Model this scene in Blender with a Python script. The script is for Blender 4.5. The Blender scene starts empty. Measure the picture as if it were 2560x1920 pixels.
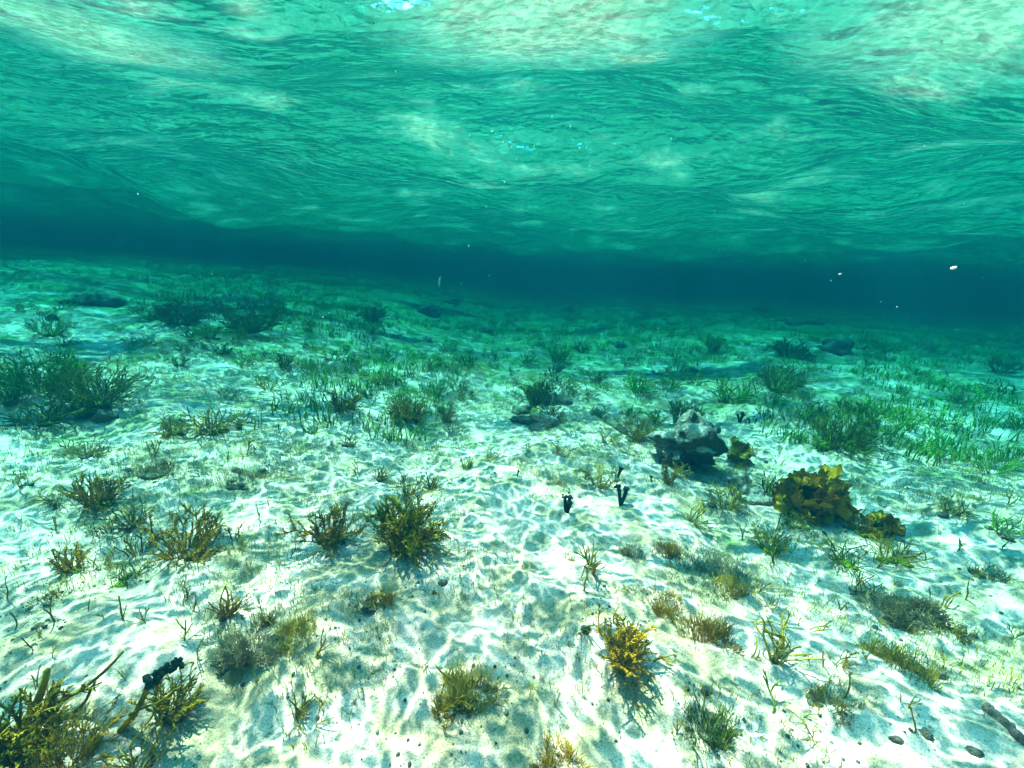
import bpy, math, random
import numpy as np
from mathutils import Vector, Matrix, Euler

random.seed(11)
S = bpy.context.scene
COL = S.collection
# ------------------------------------------------------------------ camera
LENS, PITCH, ROLL = 15.0, -14.2, 3.1
cam_d = bpy.data.cameras.new("camera"); cam = bpy.data.objects.new("camera", cam_d); COL.objects.link(cam)
cam_d.lens = LENS; cam_d.sensor_width = 36.0; cam_d.clip_start = 0.02; cam_d.clip_end = 500
pr, rr = math.radians(PITCH), math.radians(ROLL)
fwd = Vector((0, math.cos(pr), math.sin(pr)))
right0 = Vector((1, 0, 0)); up0 = right0.cross(fwd)
right = right0 * math.cos(rr) + up0 * math.sin(rr)
up = up0 * math.cos(rr) - right0 * math.sin(rr)
cam.matrix_world = Matrix((( right.x, up.x, -fwd.x, 0), (right.y, up.y, -fwd.y, 0), (right.z, up.z, -fwd.z, 0), (0, 0, 0, 1)))
S.camera = cam
# ------------------------------------------------------------------ sky, sun, exposure
SUN_EL, SUN_AZ = 67.0, -50.0          # azimuth from +Y, negative = to the left
w = bpy.data.worlds.new("World"); S.world = w; w.use_nodes = True
wn = w.node_tree; wn.nodes.clear()
sky = wn.nodes.new("ShaderNodeTexSky"); sky.sky_type = 'NISHITA'; sky.sun_disc = False
sky.sun_elevation = math.radians(SUN_EL); sky.sun_rotation = math.radians(SUN_AZ)
bg = wn.nodes.new("ShaderNodeBackground"); bg.inputs[1].default_value = 0.10
wo = wn.nodes.new("ShaderNodeOutputWorld")
wn.links.new(sky.outputs[0], bg.inputs[0]); wn.links.new(bg.outputs[0], wo.inputs[0])
sd = bpy.data.lights.new("sun", 'SUN'); sd.energy = 5.0; sd.angle = math.radians(0.38); sd.color = (1.0, 0.21, 0.185)
sun = bpy.data.objects.new("sun", sd); COL.objects.link(sun)
a, e = math.radians(SUN_AZ), math.radians(SUN_EL)
sdir = Vector((math.sin(a) * math.cos(e), math.cos(a) * math.cos(e), math.sin(e)))
sun.rotation_euler = (-sdir).to_track_quat('-Z', 'Y').to_euler()
sun.location = sdir * 30
S.view_settings.view_transform = 'Standard'; S.view_settings.look = 'None'
S.view_settings.exposure = 5.58; S.view_settings.gamma = 1.0; S.view_settings.use_curve_mapping = False
S.render.engine = 'CYCLES'
S.cycles.max_bounces = 6; S.cycles.diffuse_bounces = 2; S.cycles.glossy_bounces = 2
S.cycles.transmission_bounces = 3; S.cycles.volume_bounces = 1; S.cycles.transparent_max_bounces = 8
S.cycles.caustics_reflective = False; S.cycles.caustics_refractive = False
S.cycles.sample_clamp_indirect = 4.0; S.cycles.use_denoising = True
S.cycles.use_light_tree = False

# ------------------------------------------------------------------ helpers
def tag(o, label=None, cat=None, group=None, kind=None):
    if label: o["label"] = label
    if cat: o["category"] = cat
    if group: o["group"] = group
    if kind: o["kind"] = kind
    return o
def mesh_np(name, V, F, mat=None, smooth=True):
    me = bpy.data.meshes.new(name)
    V = np.asarray(V, dtype=np.float32); n = len(V)
    me.vertices.add(n); me.vertices.foreach_set("co", V.ravel())
    if isinstance(F, np.ndarray):
        k = F.shape[1]; m = len(F); lt = np.full(m, k, np.int32); li = F.astype(np.int32).ravel()
    else:
        lt = np.array([len(f) for f in F], np.int32); li = np.array([i for f in F for i in f], np.int32); m = len(F)
    ls = np.concatenate([[0], np.cumsum(lt)[:-1]]).astype(np.int32)
    me.loops.add(len(li)); me.loops.foreach_set("vertex_index", li)
    me.polygons.add(m); me.polygons.foreach_set("loop_start", ls); me.polygons.foreach_set("loop_total", lt)
    me.polygons.foreach_set("use_smooth", np.full(m, smooth, bool))
    me.update(calc_edges=True); me.validate()
    if mat: me.materials.append(mat)
    return me
def obj(name, me, parent=None, loc=(0, 0, 0)):
    o = bpy.data.objects.new(name, me); COL.objects.link(o); o.location = loc
    if parent: o.parent = parent
    return o

_T = np.random.RandomState(5).rand(256, 256)
def vn(x, y, s=0):
    x = np.asarray(x, float) + s * 17.31; y = np.asarray(y, float) + s * 9.17
    xi = np.floor(x).astype(int); yi = np.floor(y).astype(int); fx = x - xi; fy = y - yi
    fx = fx * fx * fx * (fx * (fx * 6 - 15) + 10); fy = fy * fy * fy * (fy * (fy * 6 - 15) + 10)
    g = lambda i, j: _T[i & 255, j & 255]
    return (g(xi, yi) * (1 - fx) + g(xi + 1, yi) * fx) * (1 - fy) + (g(xi, yi + 1) * (1 - fx) + g(xi + 1, yi + 1) * fx) * fy - 0.5
def rot(x, y, d):
    c, s = math.cos(math.radians(d)), math.sin(math.radians(d)); return x * c - y * s, x * s + y * c
def bed(x, y):
    x = np.asarray(x, float); y = np.asarray(y, float)
    z = -1.0 + 0 * x
    sx = np.clip(-x - 0.5, 0, 30)
    z = z + 0.15 * sx * np.clip(y / 6, 0, 1.0) * np.exp(-sx / 14)
    z = z + 0.035 * np.clip(x - 1.2, 0, 9) + 0.012 * np.clip(y - 2, 0, 12)
    z = z + 0.22 * vn(x / 2.3, y / 1.9, 1) + 0.10 * vn(x / 0.9, y / 0.7, 2)
    a, b = rot(x, y, 24)
    z = z + 0.034 * vn(a / 0.42, b / 0.28, 3)
    wob = vn(x / 0.35, y / 0.35, 4)
    rip = 1 - 2 * np.abs(vn(a / 0.26 + wob, b / 0.10 + wob * 1.4, 5)) * 2
    z = z + 0.014 * rip + 0.012 * vn(x / 0.085, y / 0.07, 6) + 0.012 * np.abs(vn(x / 0.05, y / 0.045, 8)) + 0.006 * vn(x / 0.025, y / 0.025, 7)
    return z
def bed1(x, y): return float(bed(np.array([x]), np.array([y]))[0])
FPX = 2560 * LENS / 36.0
def ray(px, py): return (fwd + right * ((px - 1280) / FPX) - up * ((py - 960) / FPX)).normalized()
def ground(px, py):
    d = ray(px, py); t = np.concatenate([np.arange(0.3, 6, 0.01), np.arange(6, 30, 0.05)])
    z = d.z * t - bed(d.x * t, d.y * t)
    k = np.nonzero(z < 0)[0]
    tt = t[k[0]] if len(k) else 12.0
    return Vector((d.x * tt, d.y * tt, bed1(d.x * tt, d.y * tt)))
def depth(p): return p.dot(fwd)
def proj(p):
    z = p.dot(fwd); return 1280 + FPX * p.dot(right) / z, 960 - FPX * p.dot(up) / z
def height_for(p, hpx):
    y0 = proj(p)[1]; lo, hi = 0.0, 1.2
    for _ in range(24):
        m = (lo + hi) / 2
        if y0 - proj(p + Vector((0, 0, m)))[1] < hpx: lo = m
        else: hi = m
    return lo

# ------------------------------------------------------------------ materials
def newmat(name):
    m = bpy.data.materials.new(name); m.use_nodes = True; nt = m.node_tree; nt.nodes.clear()
    out = nt.nodes.new("ShaderNodeOutputMaterial"); return m, nt, out
def N(nt, t, **kw):
    n = nt.nodes.new(t)
    for k, v in kw.items():
        if k.startswith("i_"):
            key = k[2:]; key = int(key) if key.isdigit() else key.replace("_", " ")
            n.inputs[key].default_value = v
        else: setattr(n, k, v)
    return n
def ramp(nt, src, pts):
    r = nt.nodes.new("ShaderNodeValToRGB"); cr = r.color_ramp
    while len(cr.elements) < len(pts): cr.elements.new(0.5)
    for e_, (p, c) in zip(cr.elements, pts): e_.position = p; e_.color = (*c, 1) if len(c) == 3 else c
    nt.links.new(src, r.inputs[0]); return r.outputs[0]
def math_(nt, op, a, b=None, c=None, clamp=False):
    n = nt.nodes.new("ShaderNodeMath"); n.operation = op; n.use_clamp = clamp
    for i, v in enumerate((a, b, c)):
        if v is None: continue
        if isinstance(v, (int, float)): n.inputs[i].default_value = v
        else: nt.links.new(v, n.inputs[i])
    return n.outputs[0]
def noise(nt, vec, scale, detail=4, rough=0.55, out=0):
    n = N(nt, "ShaderNodeTexNoise"); n.inputs["Scale"].default_value = scale; n.inputs["Detail"].default_value = detail
    n.inputs["Roughness"].default_value = rough; nt.links.new(vec, n.inputs["Vector"]); return n.outputs[out]
def mapping(nt, vec, sc=(1, 1, 1), rz=0.0, loc=(0, 0, 0)):
    n = N(nt, "ShaderNodeMapping"); n.inputs["Scale"].default_value = sc; n.inputs["Rotation"].default_value = (0, 0, math.radians(rz))
    n.inputs["Location"].default_value = loc; nt.links.new(vec, n.inputs["Vector"]); return n.outputs[0]
def mixc(nt, f, a, b, mode='MIX'):
    n = N(nt, "ShaderNodeMix", data_type='RGBA', blend_type=mode)
    for i, v in ((0, f), (6, a), (7, b)):
        if isinstance(v, (int, float)): n.inputs[i].default_value = v
        elif isinstance(v, tuple): n.inputs[i].default_value = (*v, 1)
        else: nt.links.new(v, n.inputs[i])
    return n.outputs[2]

def mat_sand():
    m, nt, out = newmat("sand"); L = nt.links
    g = N(nt, "ShaderNodeNewGeometry").outputs["Position"]
    n1 = noise(nt, g, 1.7, 4); n2 = noise(nt, g, 9, 5, 0.65); n3 = noise(nt, g, 55, 4, 0.6); n4 = noise(nt, g, 260, 3, 0.6)
    base = ramp(nt, n1, [(0.3, (0.68, 0.46, 0.36)), (0.7, (0.82, 0.58, 0.47))])
    film = ramp(nt, math_(nt, 'ADD', math_(nt, 'MULTIPLY', n2, 0.65), math_(nt, 'MULTIPLY', noise(nt, g, 2.6, 3), 0.35)), [(0.43, (0, 0, 0)), (0.57, (1, 1, 1))])
    c = mixc(nt, math_(nt, 'MULTIPLY', film, 0.85), base, (0.30, 0.235, 0.12))
    gr = ramp(nt, n4, [(0.36, (0.34, 0.34, 0.30)), (0.55, (1.0, 1.0, 1.0))])
    c = mixc(nt, 0.7, c, gr, 'MULTIPLY')
    spk = ramp(nt, n3, [(0.36, (1, 1, 1)), (0.41, (0, 0, 0))])
    area = ramp(nt, noise(nt, g, 3.1, 3), [(0.38, (0.1, 0.1, 0.1)), (0.62, (1, 1, 1))])
    c = mixc(nt, math_(nt, 'MULTIPLY', math_(nt, 'MULTIPLY', spk, area), 0.75), c, (0.10, 0.10, 0.06))
    # algal cover of the meadow: denser away from the clean sand tongue
    sx = N(nt, "ShaderNodeSeparateXYZ"); L.new(g, sx.inputs[0])
    cov = ramp(nt, math_(nt, 'ADD', noise(nt, g, 2.2, 6, 0.7), math_(nt, 'MULTIPLY', math_(nt, 'SUBTRACT', sx.outputs[1], 3.4), 0.04)), [(0.50, (0, 0, 0)), (0.62, (1, 1, 1))])
    c = mixc(nt, math_(nt, 'MULTIPLY', cov, 0.8), c, (0.09, 0.19, 0.05))
    b = N(nt, "ShaderNodeBsdfPrincipled"); L.new(c, b.inputs["Base Color"]); b.inputs["Roughness"].default_value = 0.9
    b.inputs["Specular IOR Level"].default_value = 0.1
    bp = N(nt, "ShaderNodeBump"); bp.inputs["Strength"].default_value = 0.8; bp.inputs["Distance"].default_value = 0.012
    h = math_(nt, 'ADD', math_(nt, 'MULTIPLY', n3, 0.8), math_(nt, 'MULTIPLY', n4, 0.25))
    L.new(h, bp.inputs["Height"]); L.new(bp.outputs[0], b.inputs["Normal"])
    L.new(b.outputs[0], out.inputs[0]); return m

def mat_surface():
    """Underside of the sea: mirror beyond the critical angle, otherwise clear;
    a painted caustic net sets how much light each spot lets down."""
    m, nt, out = newmat("sea_surface"); L = nt.links
    tc = N(nt, "ShaderNodeTexCoord").outputs["Object"]
    # caustic net painted into the transparency, patterns the sunlight like a gobo
    wv = N(nt, "ShaderNodeVectorMath", operation='SCALE'); wv.inputs[3].default_value = 0.30
    sub = N(nt, "ShaderNodeVectorMath", operation='SUBTRACT'); sub.inputs[1].default_value = (0.5, 0.5, 0.5)
    L.new(noise(nt, tc, 4.5, 5, 0.62, 1), sub.inputs[0]); L.new(sub.outputs[0], wv.inputs[0])
    ad = N(nt, "ShaderNodeVectorMath", operation='ADD'); L.new(tc, ad.inputs[0]); L.new(wv.outputs[0], ad.inputs[1])
    def cells(sc, k, st, rz):
        v = N(nt, "ShaderNodeTexVoronoi", voronoi_dimensions='2D', feature='SMOOTH_F1'); v.inputs["Scale"].default_value = sc
        v.inputs["Smoothness"].default_value = 0.35
        L.new(mapping(nt, ad.outputs[0], (1, st, 1), rz), v.inputs["Vector"])
        return math_(nt, 'POWER', math_(nt, 'MULTIPLY', v.outputs["Distance"], 1.25, clamp=True), k)
    def lines(sc, k, st, rz):
        v = N(nt, "ShaderNodeTexVoronoi", voronoi_dimensions='2D', feature='DISTANCE_TO_EDGE'); v.inputs["Scale"].default_value = sc
        L.new(mapping(nt, ad.outputs[0], (1, st, 1), rz), v.inputs["Vector"])
        return math_(nt, 'EXPONENT', math_(nt, 'MULTIPLY', v.outputs["Distance"], -k))
    c1 = cells(6.5, 4.6, 1.6, 14); c2 = lines(8.5, 24.0, 1.7, -18); c3 = lines(19.0, 19.0, 1.2, 40)
    big = ramp(nt, noise(nt, tc, 2.2, 3, 0.6), [(0.40, (0.08,) * 3), (0.62, (1.0,) * 3)])
    s = math_(nt, 'ADD', math_(nt, 'MULTIPLY', c2, 2.1), math_(nt, 'MULTIPLY', c3, 0.95))
    s = math_(nt, 'MULTIPLY', s, math_(nt, 'ADD', math_(nt, 'MULTIPLY', big, 0.80), 0.25))
    s = math_(nt, 'ADD', s, math_(nt, 'MULTIPLY', math_(nt, 'MULTIPLY', c1, big), 1.15))
    s = math_(nt, 'ADD', math_(nt, 'MULTIPLY', math_(nt, 'SUBTRACT', s, 0.04), 1.15, clamp=True), 0.03, clamp=True)
    tr = N(nt, "ShaderNodeBsdfTransparent"); L.new(s, tr.inputs[0])
    # ripples
    h0 = noise(nt, mapping(nt, tc, (1.0, 1.3, 1), 12), 3.2, 3, 0.5)
    h1 = noise(nt, mapping(nt, tc, (1.0, 1.6, 1), -9), 9.0, 4, 0.6)
    h2 = noise(nt, mapping(nt, tc, (1.0, 1.8, 1), -8), 34.0, 3, 0.55)
    rd = math_(nt, 'ABSOLUTE', math_(nt, 'SUBTRACT', noise(nt, mapping(nt, tc, (1.0, 1.9, 1), 6), 4.0, 3, 0.5), 0.5))
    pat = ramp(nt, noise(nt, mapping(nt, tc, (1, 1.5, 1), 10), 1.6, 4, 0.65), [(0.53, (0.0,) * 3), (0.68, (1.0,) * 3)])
    for cx_, cy_, rad_ in ((0.05, 1.30, 0.55), (1.15, 1.25, 0.5), (-1.3, 1.45, 0.45)):      # bright patches placed as painted highlights, with finer ripples
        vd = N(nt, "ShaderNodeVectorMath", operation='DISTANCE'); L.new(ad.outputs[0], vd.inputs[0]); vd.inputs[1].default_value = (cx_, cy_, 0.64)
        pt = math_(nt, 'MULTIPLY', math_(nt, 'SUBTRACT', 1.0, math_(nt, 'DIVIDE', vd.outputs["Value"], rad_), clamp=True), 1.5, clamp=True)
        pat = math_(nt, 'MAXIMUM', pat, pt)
    hh = math_(nt, 'ADD', math_(nt, 'MULTIPLY', h1, 0.20), math_(nt, 'MULTIPLY', math_(nt, 'MULTIPLY', h2, 0.20), math_(nt, 'ADD', pat, 0.08)))
    hh = math_(nt, 'ADD', hh, math_(nt, 'ADD', math_(nt, 'MULTIPLY', h0, 2.3), math_(nt, 'MULTIPLY', rd, 2.0)))
    def bump(d):
        n = N(nt, "ShaderNodeBump"); n.inputs["Strength"].default_value = 1.0; n.inputs["Distance"].default_value = d
        L.new(hh, n.inputs["Height"]); return n.outputs[0]
    bp = bump(0.050); bpf = bump(0.008)
    gl = N(nt, "ShaderNodeBsdfGlossy"); gl.inputs["Roughness"].default_value = 0.03; gl.inputs[0].default_value = (0.23, 0.80, 0.67, 1)
    L.new(bp, gl.inputs["Normal"])
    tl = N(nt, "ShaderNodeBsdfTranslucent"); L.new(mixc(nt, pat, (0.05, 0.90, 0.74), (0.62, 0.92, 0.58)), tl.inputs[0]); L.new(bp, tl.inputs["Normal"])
    gr = ramp(nt, math_(nt, 'ADD', math_(nt, 'MULTIPLY', h2, 0.6), math_(nt, 'MULTIPLY', h1, 0.4)), [(0.44, (0.28,) * 3), (0.62, (1.0,) * 3)])  # grain of the cream glints painted into the translucent patches
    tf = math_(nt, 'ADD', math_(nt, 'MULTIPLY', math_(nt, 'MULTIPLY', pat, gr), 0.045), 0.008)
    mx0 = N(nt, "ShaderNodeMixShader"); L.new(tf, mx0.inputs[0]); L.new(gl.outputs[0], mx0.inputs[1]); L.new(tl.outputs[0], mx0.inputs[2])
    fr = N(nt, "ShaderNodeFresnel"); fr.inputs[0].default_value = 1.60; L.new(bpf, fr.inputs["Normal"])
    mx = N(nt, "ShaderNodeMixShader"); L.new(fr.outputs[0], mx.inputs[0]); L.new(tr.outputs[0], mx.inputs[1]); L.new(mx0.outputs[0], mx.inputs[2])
    L.new(mx.outputs[0], out.inputs[0]); return m

def mat_alga(name, dark, lite, scale=30, rough=0.6, tip=None):
    m, nt, out = newmat(name); L = nt.links
    g = N(nt, "ShaderNodeNewGeometry").outputs["Position"]
    oi = N(nt, "ShaderNodeObjectInfo").outputs["Random"]
    n = noise(nt, g, scale, 4, 0.6)
    f = math_(nt, 'ADD', math_(nt, 'MULTIPLY', n, 0.9), math_(nt, 'MULTIPLY', oi, 0.35))
    c = ramp(nt, f, [(0.35, dark), (0.85, lite)])
    b = N(nt, "ShaderNodeBsdfPrincipled"); L.new(c, b.inputs["Base Color"]); b.inputs["Roughness"].default_value = rough
    b.inputs["Specular IOR Level"].default_value = 0.08
    tl = N(nt, "ShaderNodeBsdfTranslucent"); L.new(c, tl.inputs[0])
    mx = N(nt, "ShaderNodeMixShader"); mx.inputs[0].default_value = 0.25; L.new(b.outputs[0], mx.inputs[1]); L.new(tl.outputs[0], mx.inputs[2])
    bp = N(nt, "ShaderNodeBump"); bp.inputs["Strength"].default_value = 0.6; bp.inputs["Distance"].default_value = 0.004
    L.new(noise(nt, g, 160, 3), bp.inputs["Height"]); L.new(bp.outputs[0], b.inputs["Normal"])
    L.new(mx.outputs[0], out.inputs[0]); return m
def mat_rock(name, dark, lite, moss=(0.10, 0.10, 0.04), mossf=0.5, face=False):
    m, nt, out = newmat(name); L = nt.links
    g = N(nt, "ShaderNodeNewGeometry").outputs["Position"]
    n = noise(nt, g, 18, 6, 0.65); n2 = noise(nt, g, 70, 4, 0.6); n3 = noise(nt, g, 9, 4, 0.6)
    c = ramp(nt, n, [(0.35, dark), (0.65, lite)])
    f = ramp(nt, n3, [(0.48, (0, 0, 0)), (0.56, (1, 1, 1))])
    c = mixc(nt, math_(nt, 'MULTIPLY', f, mossf), c, moss)
    if face:                                   # dark algae and painted shade on the front and undercut faces
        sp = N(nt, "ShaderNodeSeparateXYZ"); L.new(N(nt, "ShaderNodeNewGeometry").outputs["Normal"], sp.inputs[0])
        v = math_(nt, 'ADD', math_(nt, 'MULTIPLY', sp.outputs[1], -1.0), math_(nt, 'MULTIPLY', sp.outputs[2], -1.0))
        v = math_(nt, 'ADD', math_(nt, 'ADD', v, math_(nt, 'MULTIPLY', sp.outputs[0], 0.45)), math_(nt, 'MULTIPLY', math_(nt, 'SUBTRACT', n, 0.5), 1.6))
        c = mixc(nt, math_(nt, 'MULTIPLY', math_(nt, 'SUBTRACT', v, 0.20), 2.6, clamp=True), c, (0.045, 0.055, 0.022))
    b = N(nt, "ShaderNodeBsdfPrincipled"); L.new(c, b.inputs["Base Color"]); b.inputs["Roughness"].default_value = 0.85
    bp = N(nt, "ShaderNodeBump"); bp.inputs["Strength"].default_value = 0.9; bp.inputs["Distance"].default_value = 0.02
    L.new(math_(nt, 'ADD', n, n2), bp.inputs["Height"]); L.new(bp.outputs[0], b.inputs["Normal"])
    L.new(b.outputs[0], out.inputs[0]); return m
M = dict(
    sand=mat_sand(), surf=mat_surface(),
    gold=mat_alga("golden_alga", (0.24, 0.13, 0.003), (0.50, 0.30, 0.010)),
    olive=mat_alga("olive_alga", (0.13, 0.105, 0.003), (0.42, 0.31, 0.014)),
    tan=mat_alga("tan_alga", (0.24, 0.18, 0.014), (0.52, 0.40, 0.048)),
    dark=mat_alga("dark_alga", (0.035, 0.075, 0.002), (0.16, 0.23, 0.010)),
    brown=mat_alga("ruffled_alga", (0.22, 0.12, 0.002), (0.68, 0.38, 0.012), 24),
    lime2=mat_alga("yellowish_green_alga", (0.07, 0.12, 0.003), (0.24, 0.32, 0.012)),
    lime=mat_alga("lime_alga", (0.16, 0.15, 0.003), (0.50, 0.42, 0.012)),
    green=mat_alga("green_alga", (0.05, 0.17, 0.004), (0.18, 0.46, 0.02)),
    black=mat_alga("blackish_alga", (0.004, 0.010, 0.010), (0.018, 0.035, 0.025), 50, 0.4),
    fuzz=mat_alga("fuzzy_alga", (0.20, 0.17, 0.08), (0.42, 0.36, 0.18)),
    rock=mat_rock("pale_rock", (0.16, 0.15, 0.11), (0.48, 0.43, 0.34), moss=(0.045, 0.055, 0.02), mossf=0.85),
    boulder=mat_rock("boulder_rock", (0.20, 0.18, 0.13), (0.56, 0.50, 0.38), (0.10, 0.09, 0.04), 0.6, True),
    drock=mat_rock("dark_rock", (0.035, 0.045, 0.03), (0.13, 0.13, 0.08)),
    peb=mat_rock("dark_pebble", (0.03, 0.032, 0.022), (0.11, 0.10, 0.07), mossf=0.4),
    sponge=mat_rock("yellow_sponge", (0.35, 0.33, 0.05), (0.6, 0.55, 0.10), mossf=0.0),
    wood=mat_rock("driftwood", (0.09, 0.05, 0.045), (0.24, 0.16, 0.13), mossf=0.2),
    fleck=mat_rock("pale_fleck", (0.75, 0.80, 0.72), (0.9, 0.9, 0.85), mossf=0.0),
)
# ------------------------------------------------------------------ setting
def warp_grid(n, ext, k, cx, cy):
    u = np.linspace(-1, 1, n); s = np.sinh(k * u) / math.sinh(k) * ext
    X, Y = np.meshgrid(s + cx, s + cy, indexing='ij'); return X, Y
def grid_faces(n):
    i = np.arange(n * n).reshape(n, n)
    return np.stack([i[:-1, :-1], i[1:, :-1], i[1:, 1:], i[:-1, 1:]], -1).reshape(-1, 4)
X, Y = warp_grid(760, 80, 6.4, 0.0, 1.6)
tag(obj("seabed", mesh_np("seabed", np.stack([X, Y, bed(X, Y)], -1).reshape(-1, 3), grid_faces(760), M['sand'])), "pale rippled sand of the sea floor", "seabed", kind="structure")

CREST = ([], [])
for px_, py_ in ((-300, 330), (0, 378), (300, 470), (700, 565), (1100, 622), (1500, 640)):
    d_ = ray(px_, py_); k_ = .56 / max(d_.z, .03); CREST[0].append(math.degrees(math.atan2(d_.x, d_.y))); CREST[1].append(min(k_ * math.hypot(d_.x, d_.y), 9))
print('crest', CREST)
def sea(x, y):
    z = 0.64 + 0.0 * x
    a, b = rot(x, y, 9); c, d = rot(x, y, -16)
    wx = 0.6 * vn(x / 1.7, y / 1.7, 21)
    z = z + 0.060 * np.sin(b * 2.1 + wx * 3 + 0.6) + 0.035 * np.sin(d * 3.9 + wx * 5)
    z = z + 0.28 * vn(a / 1.7, b / 0.95, 22) + 0.070 * vn(c / 0.75, d / 0.42, 23)
    r = 1 - 4 * np.abs(vn(a / 0.55 + wx, b / 0.26 + wx, 24)); z = z - 0.012 * r
    z = z + 0.016 * vn(c / 0.22, d / 0.12, 25)
    az = np.degrees(np.arctan2(x, np.maximum(y, 0.05))); r = np.hypot(x, y)
    rc = np.interp(az, CREST[0], CREST[1]); A = np.interp(az, [-75, -48, -20, 0, 12], [1, 1, .8, .3, 0]); q = np.clip((r - rc + .3) / 2.6, 0, 1)
    z = z + A * (0.26 * q * q * (3 - 2 * q) - 0.05 * np.exp(-((r - rc) / .8) ** 2))   # a swell hanging down on the left
    z = z + 0.02 * np.clip(x, 0, 10)
    return z
X, Y = warp_grid(640, 80, 6.0, 0.0, 2.0)
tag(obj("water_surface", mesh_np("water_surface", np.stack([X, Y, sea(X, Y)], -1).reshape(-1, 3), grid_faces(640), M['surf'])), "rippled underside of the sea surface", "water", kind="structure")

def box(name, x0, x1, y0, y1, z0, z1):
    V = [(x, y, z) for x in (x0, x1) for y in (y0, y1) for z in (z0, z1)]
    F = [(0, 1, 3, 2), (4, 6, 7, 5), (0, 4, 5, 1), (2, 3, 7, 6), (0, 2, 6, 4), (1, 5, 7, 3)]
    return mesh_np(name, V, F, None, False)
zmin = -3.6
hz = obj("haze", box("haze", -95, 95, -95, 95, zmin, 1.60)); tag(hz, "turquoise murk of the sea water fading far things", "haze", kind="stuff")
m, nt, out = newmat("murk"); pv = N(nt, "ShaderNodeVolumePrincipled")
ss = (0.0002, 0.0094, 0.0148); st = (0.69, 0.190, 0.203)
pv.inputs["Color"].default_value = (*ss, 1); pv.inputs["Density"].default_value = 1.0
pv.inputs["Absorption Color"].default_value = (*[(1 - (t - s) / (1 - s)) ** 2 for s, t in zip(ss, st)], 1)
nt.links.new(pv.outputs[0], out.inputs["Volume"]); hz.data.materials.append(m)
# ------------------------------------------------------------------ plant and rock builders
class MB:
    def __init__(s): s.v = []; s.f = []
    def tube(s, pts, rad, sides=5):
        b = len(s.v); n = len(pts)
        for i, p in enumerate(pts):
            d = (pts[min(i + 1, n - 1)] - pts[max(i - 1, 0)]).normalized()
            a = d.cross(Vector((0.31, 0.87, 0.2))).normalized(); c = d.cross(a)
            for k in range(sides):
                t = 2 * math.pi * k / sides
                s.v.append(p + (a * math.cos(t) + c * math.sin(t)) * rad[i])
        for i in range(n - 1):
            for k in range(sides):
                k2 = (k + 1) % sides
                s.f.append((b + i * sides + k, b + i * sides + k2, b + (i + 1) * sides + k2, b + (i + 1) * sides + k))
        tip = len(s.v); s.v.append(pts[-1] + (pts[-1] - pts[-2]).normalized() * rad[-1])
        for k in range(sides): s.f.append((b + (n - 1) * sides + k, b + (n - 1) * sides + (k + 1) % sides, tip))
    def lump(s, c, r, rng, flat=1.0, sub=1, rough=0.25):
        V, F = ICO[sub]; b = len(s.v); q = rng.random() * 50
        for v in V:
            k = 1 + rough * 2 * float(vn(v.x * 1.7 + q, v.y * 1.7 + v.z * 2.1 + q, 3))
            s.v.append(Vector((c[0] + v.x * r * k, c[1] + v.y * r * k, c[2] + v.z * r * k * flat)))
        s.f += [tuple(i + b for i in f) for f in F]
    def mesh(s, name, mat): return mesh_np(name, [tuple(v) for v in s.v], s.f, mat)
def ico(sub):
    import bmesh
    bm = bmesh.new(); bmesh.ops.create_icosphere(bm, subdivisions=sub, radius=1.0)
    V = [v.co.copy() for v in bm.verts]; F = [tuple(v.index for v in f.verts) for f in bm.faces]; bm.free(); return V, F
ICO = {0: ico(1), 1: ico(2), 2: ico(3), 3: ico(5)}

def stem_path(rng, p, d, L, n=7, wander=0.25, lift=0.0):
    pts = [p.copy()]; d = d.normalized(); st = L / (n - 1)
    bend = Vector((rng.gauss(0, 1), rng.gauss(0, 1), rng.gauss(0, .5))) * wander * 0.9
    for i in range(n - 1):
        d = (d + bend / n * 2 + Vector((rng.gauss(0, 1), rng.gauss(0, 1), rng.gauss(0, .5))) * wander * 0.35 + Vector((0, 0, lift / n))).normalized()
        pts.append(pts[-1] + d * st)
    return pts
def spiny(B, rng, p, d, L, r, lvl=0, side=5):
    n = 9 if lvl == 0 else 6
    pts = stem_path(rng, p, d, L, n, 0.22, 0.5); B.tube(pts, [r * (1 - 0.55 * i / (n - 1)) for i in range(n)], side)
    for i in range(1, n):
        dd = (pts[i] - pts[i - 1]).normalized()
        for k in range(2):
            o = dd.cross(Vector((rng.gauss(0, 1), rng.gauss(0, 1), rng.gauss(0, 1)))).normalized()
            l2 = r * rng.uniform(2.0, 4.2); q = pts[i] + (pts[i - 1] - pts[i]) * rng.random()
            e = (dd + o * 1.1).normalized()
            B.tube([q, q + e * l2 * .5 + o * r * .3, q + e * l2], [r * .62, r * .5, r * .25], 4)
    if lvl < 2:
        for _ in range(rng.randint(2, 3) if lvl == 0 else rng.randint(0, 2)):
            i = rng.randint(2, n - 2); dd = (pts[i + 1] - pts[i]).normalized()
            o = dd.cross(Vector((rng.gauss(0, 1), rng.gauss(0, 1), rng.gauss(0, 1)))).normalized()
            spiny(B, rng, pts[i], (dd + o * 0.75).normalized(), L * rng.uniform(.3, .55), r * .8, lvl + 1, side)
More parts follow.
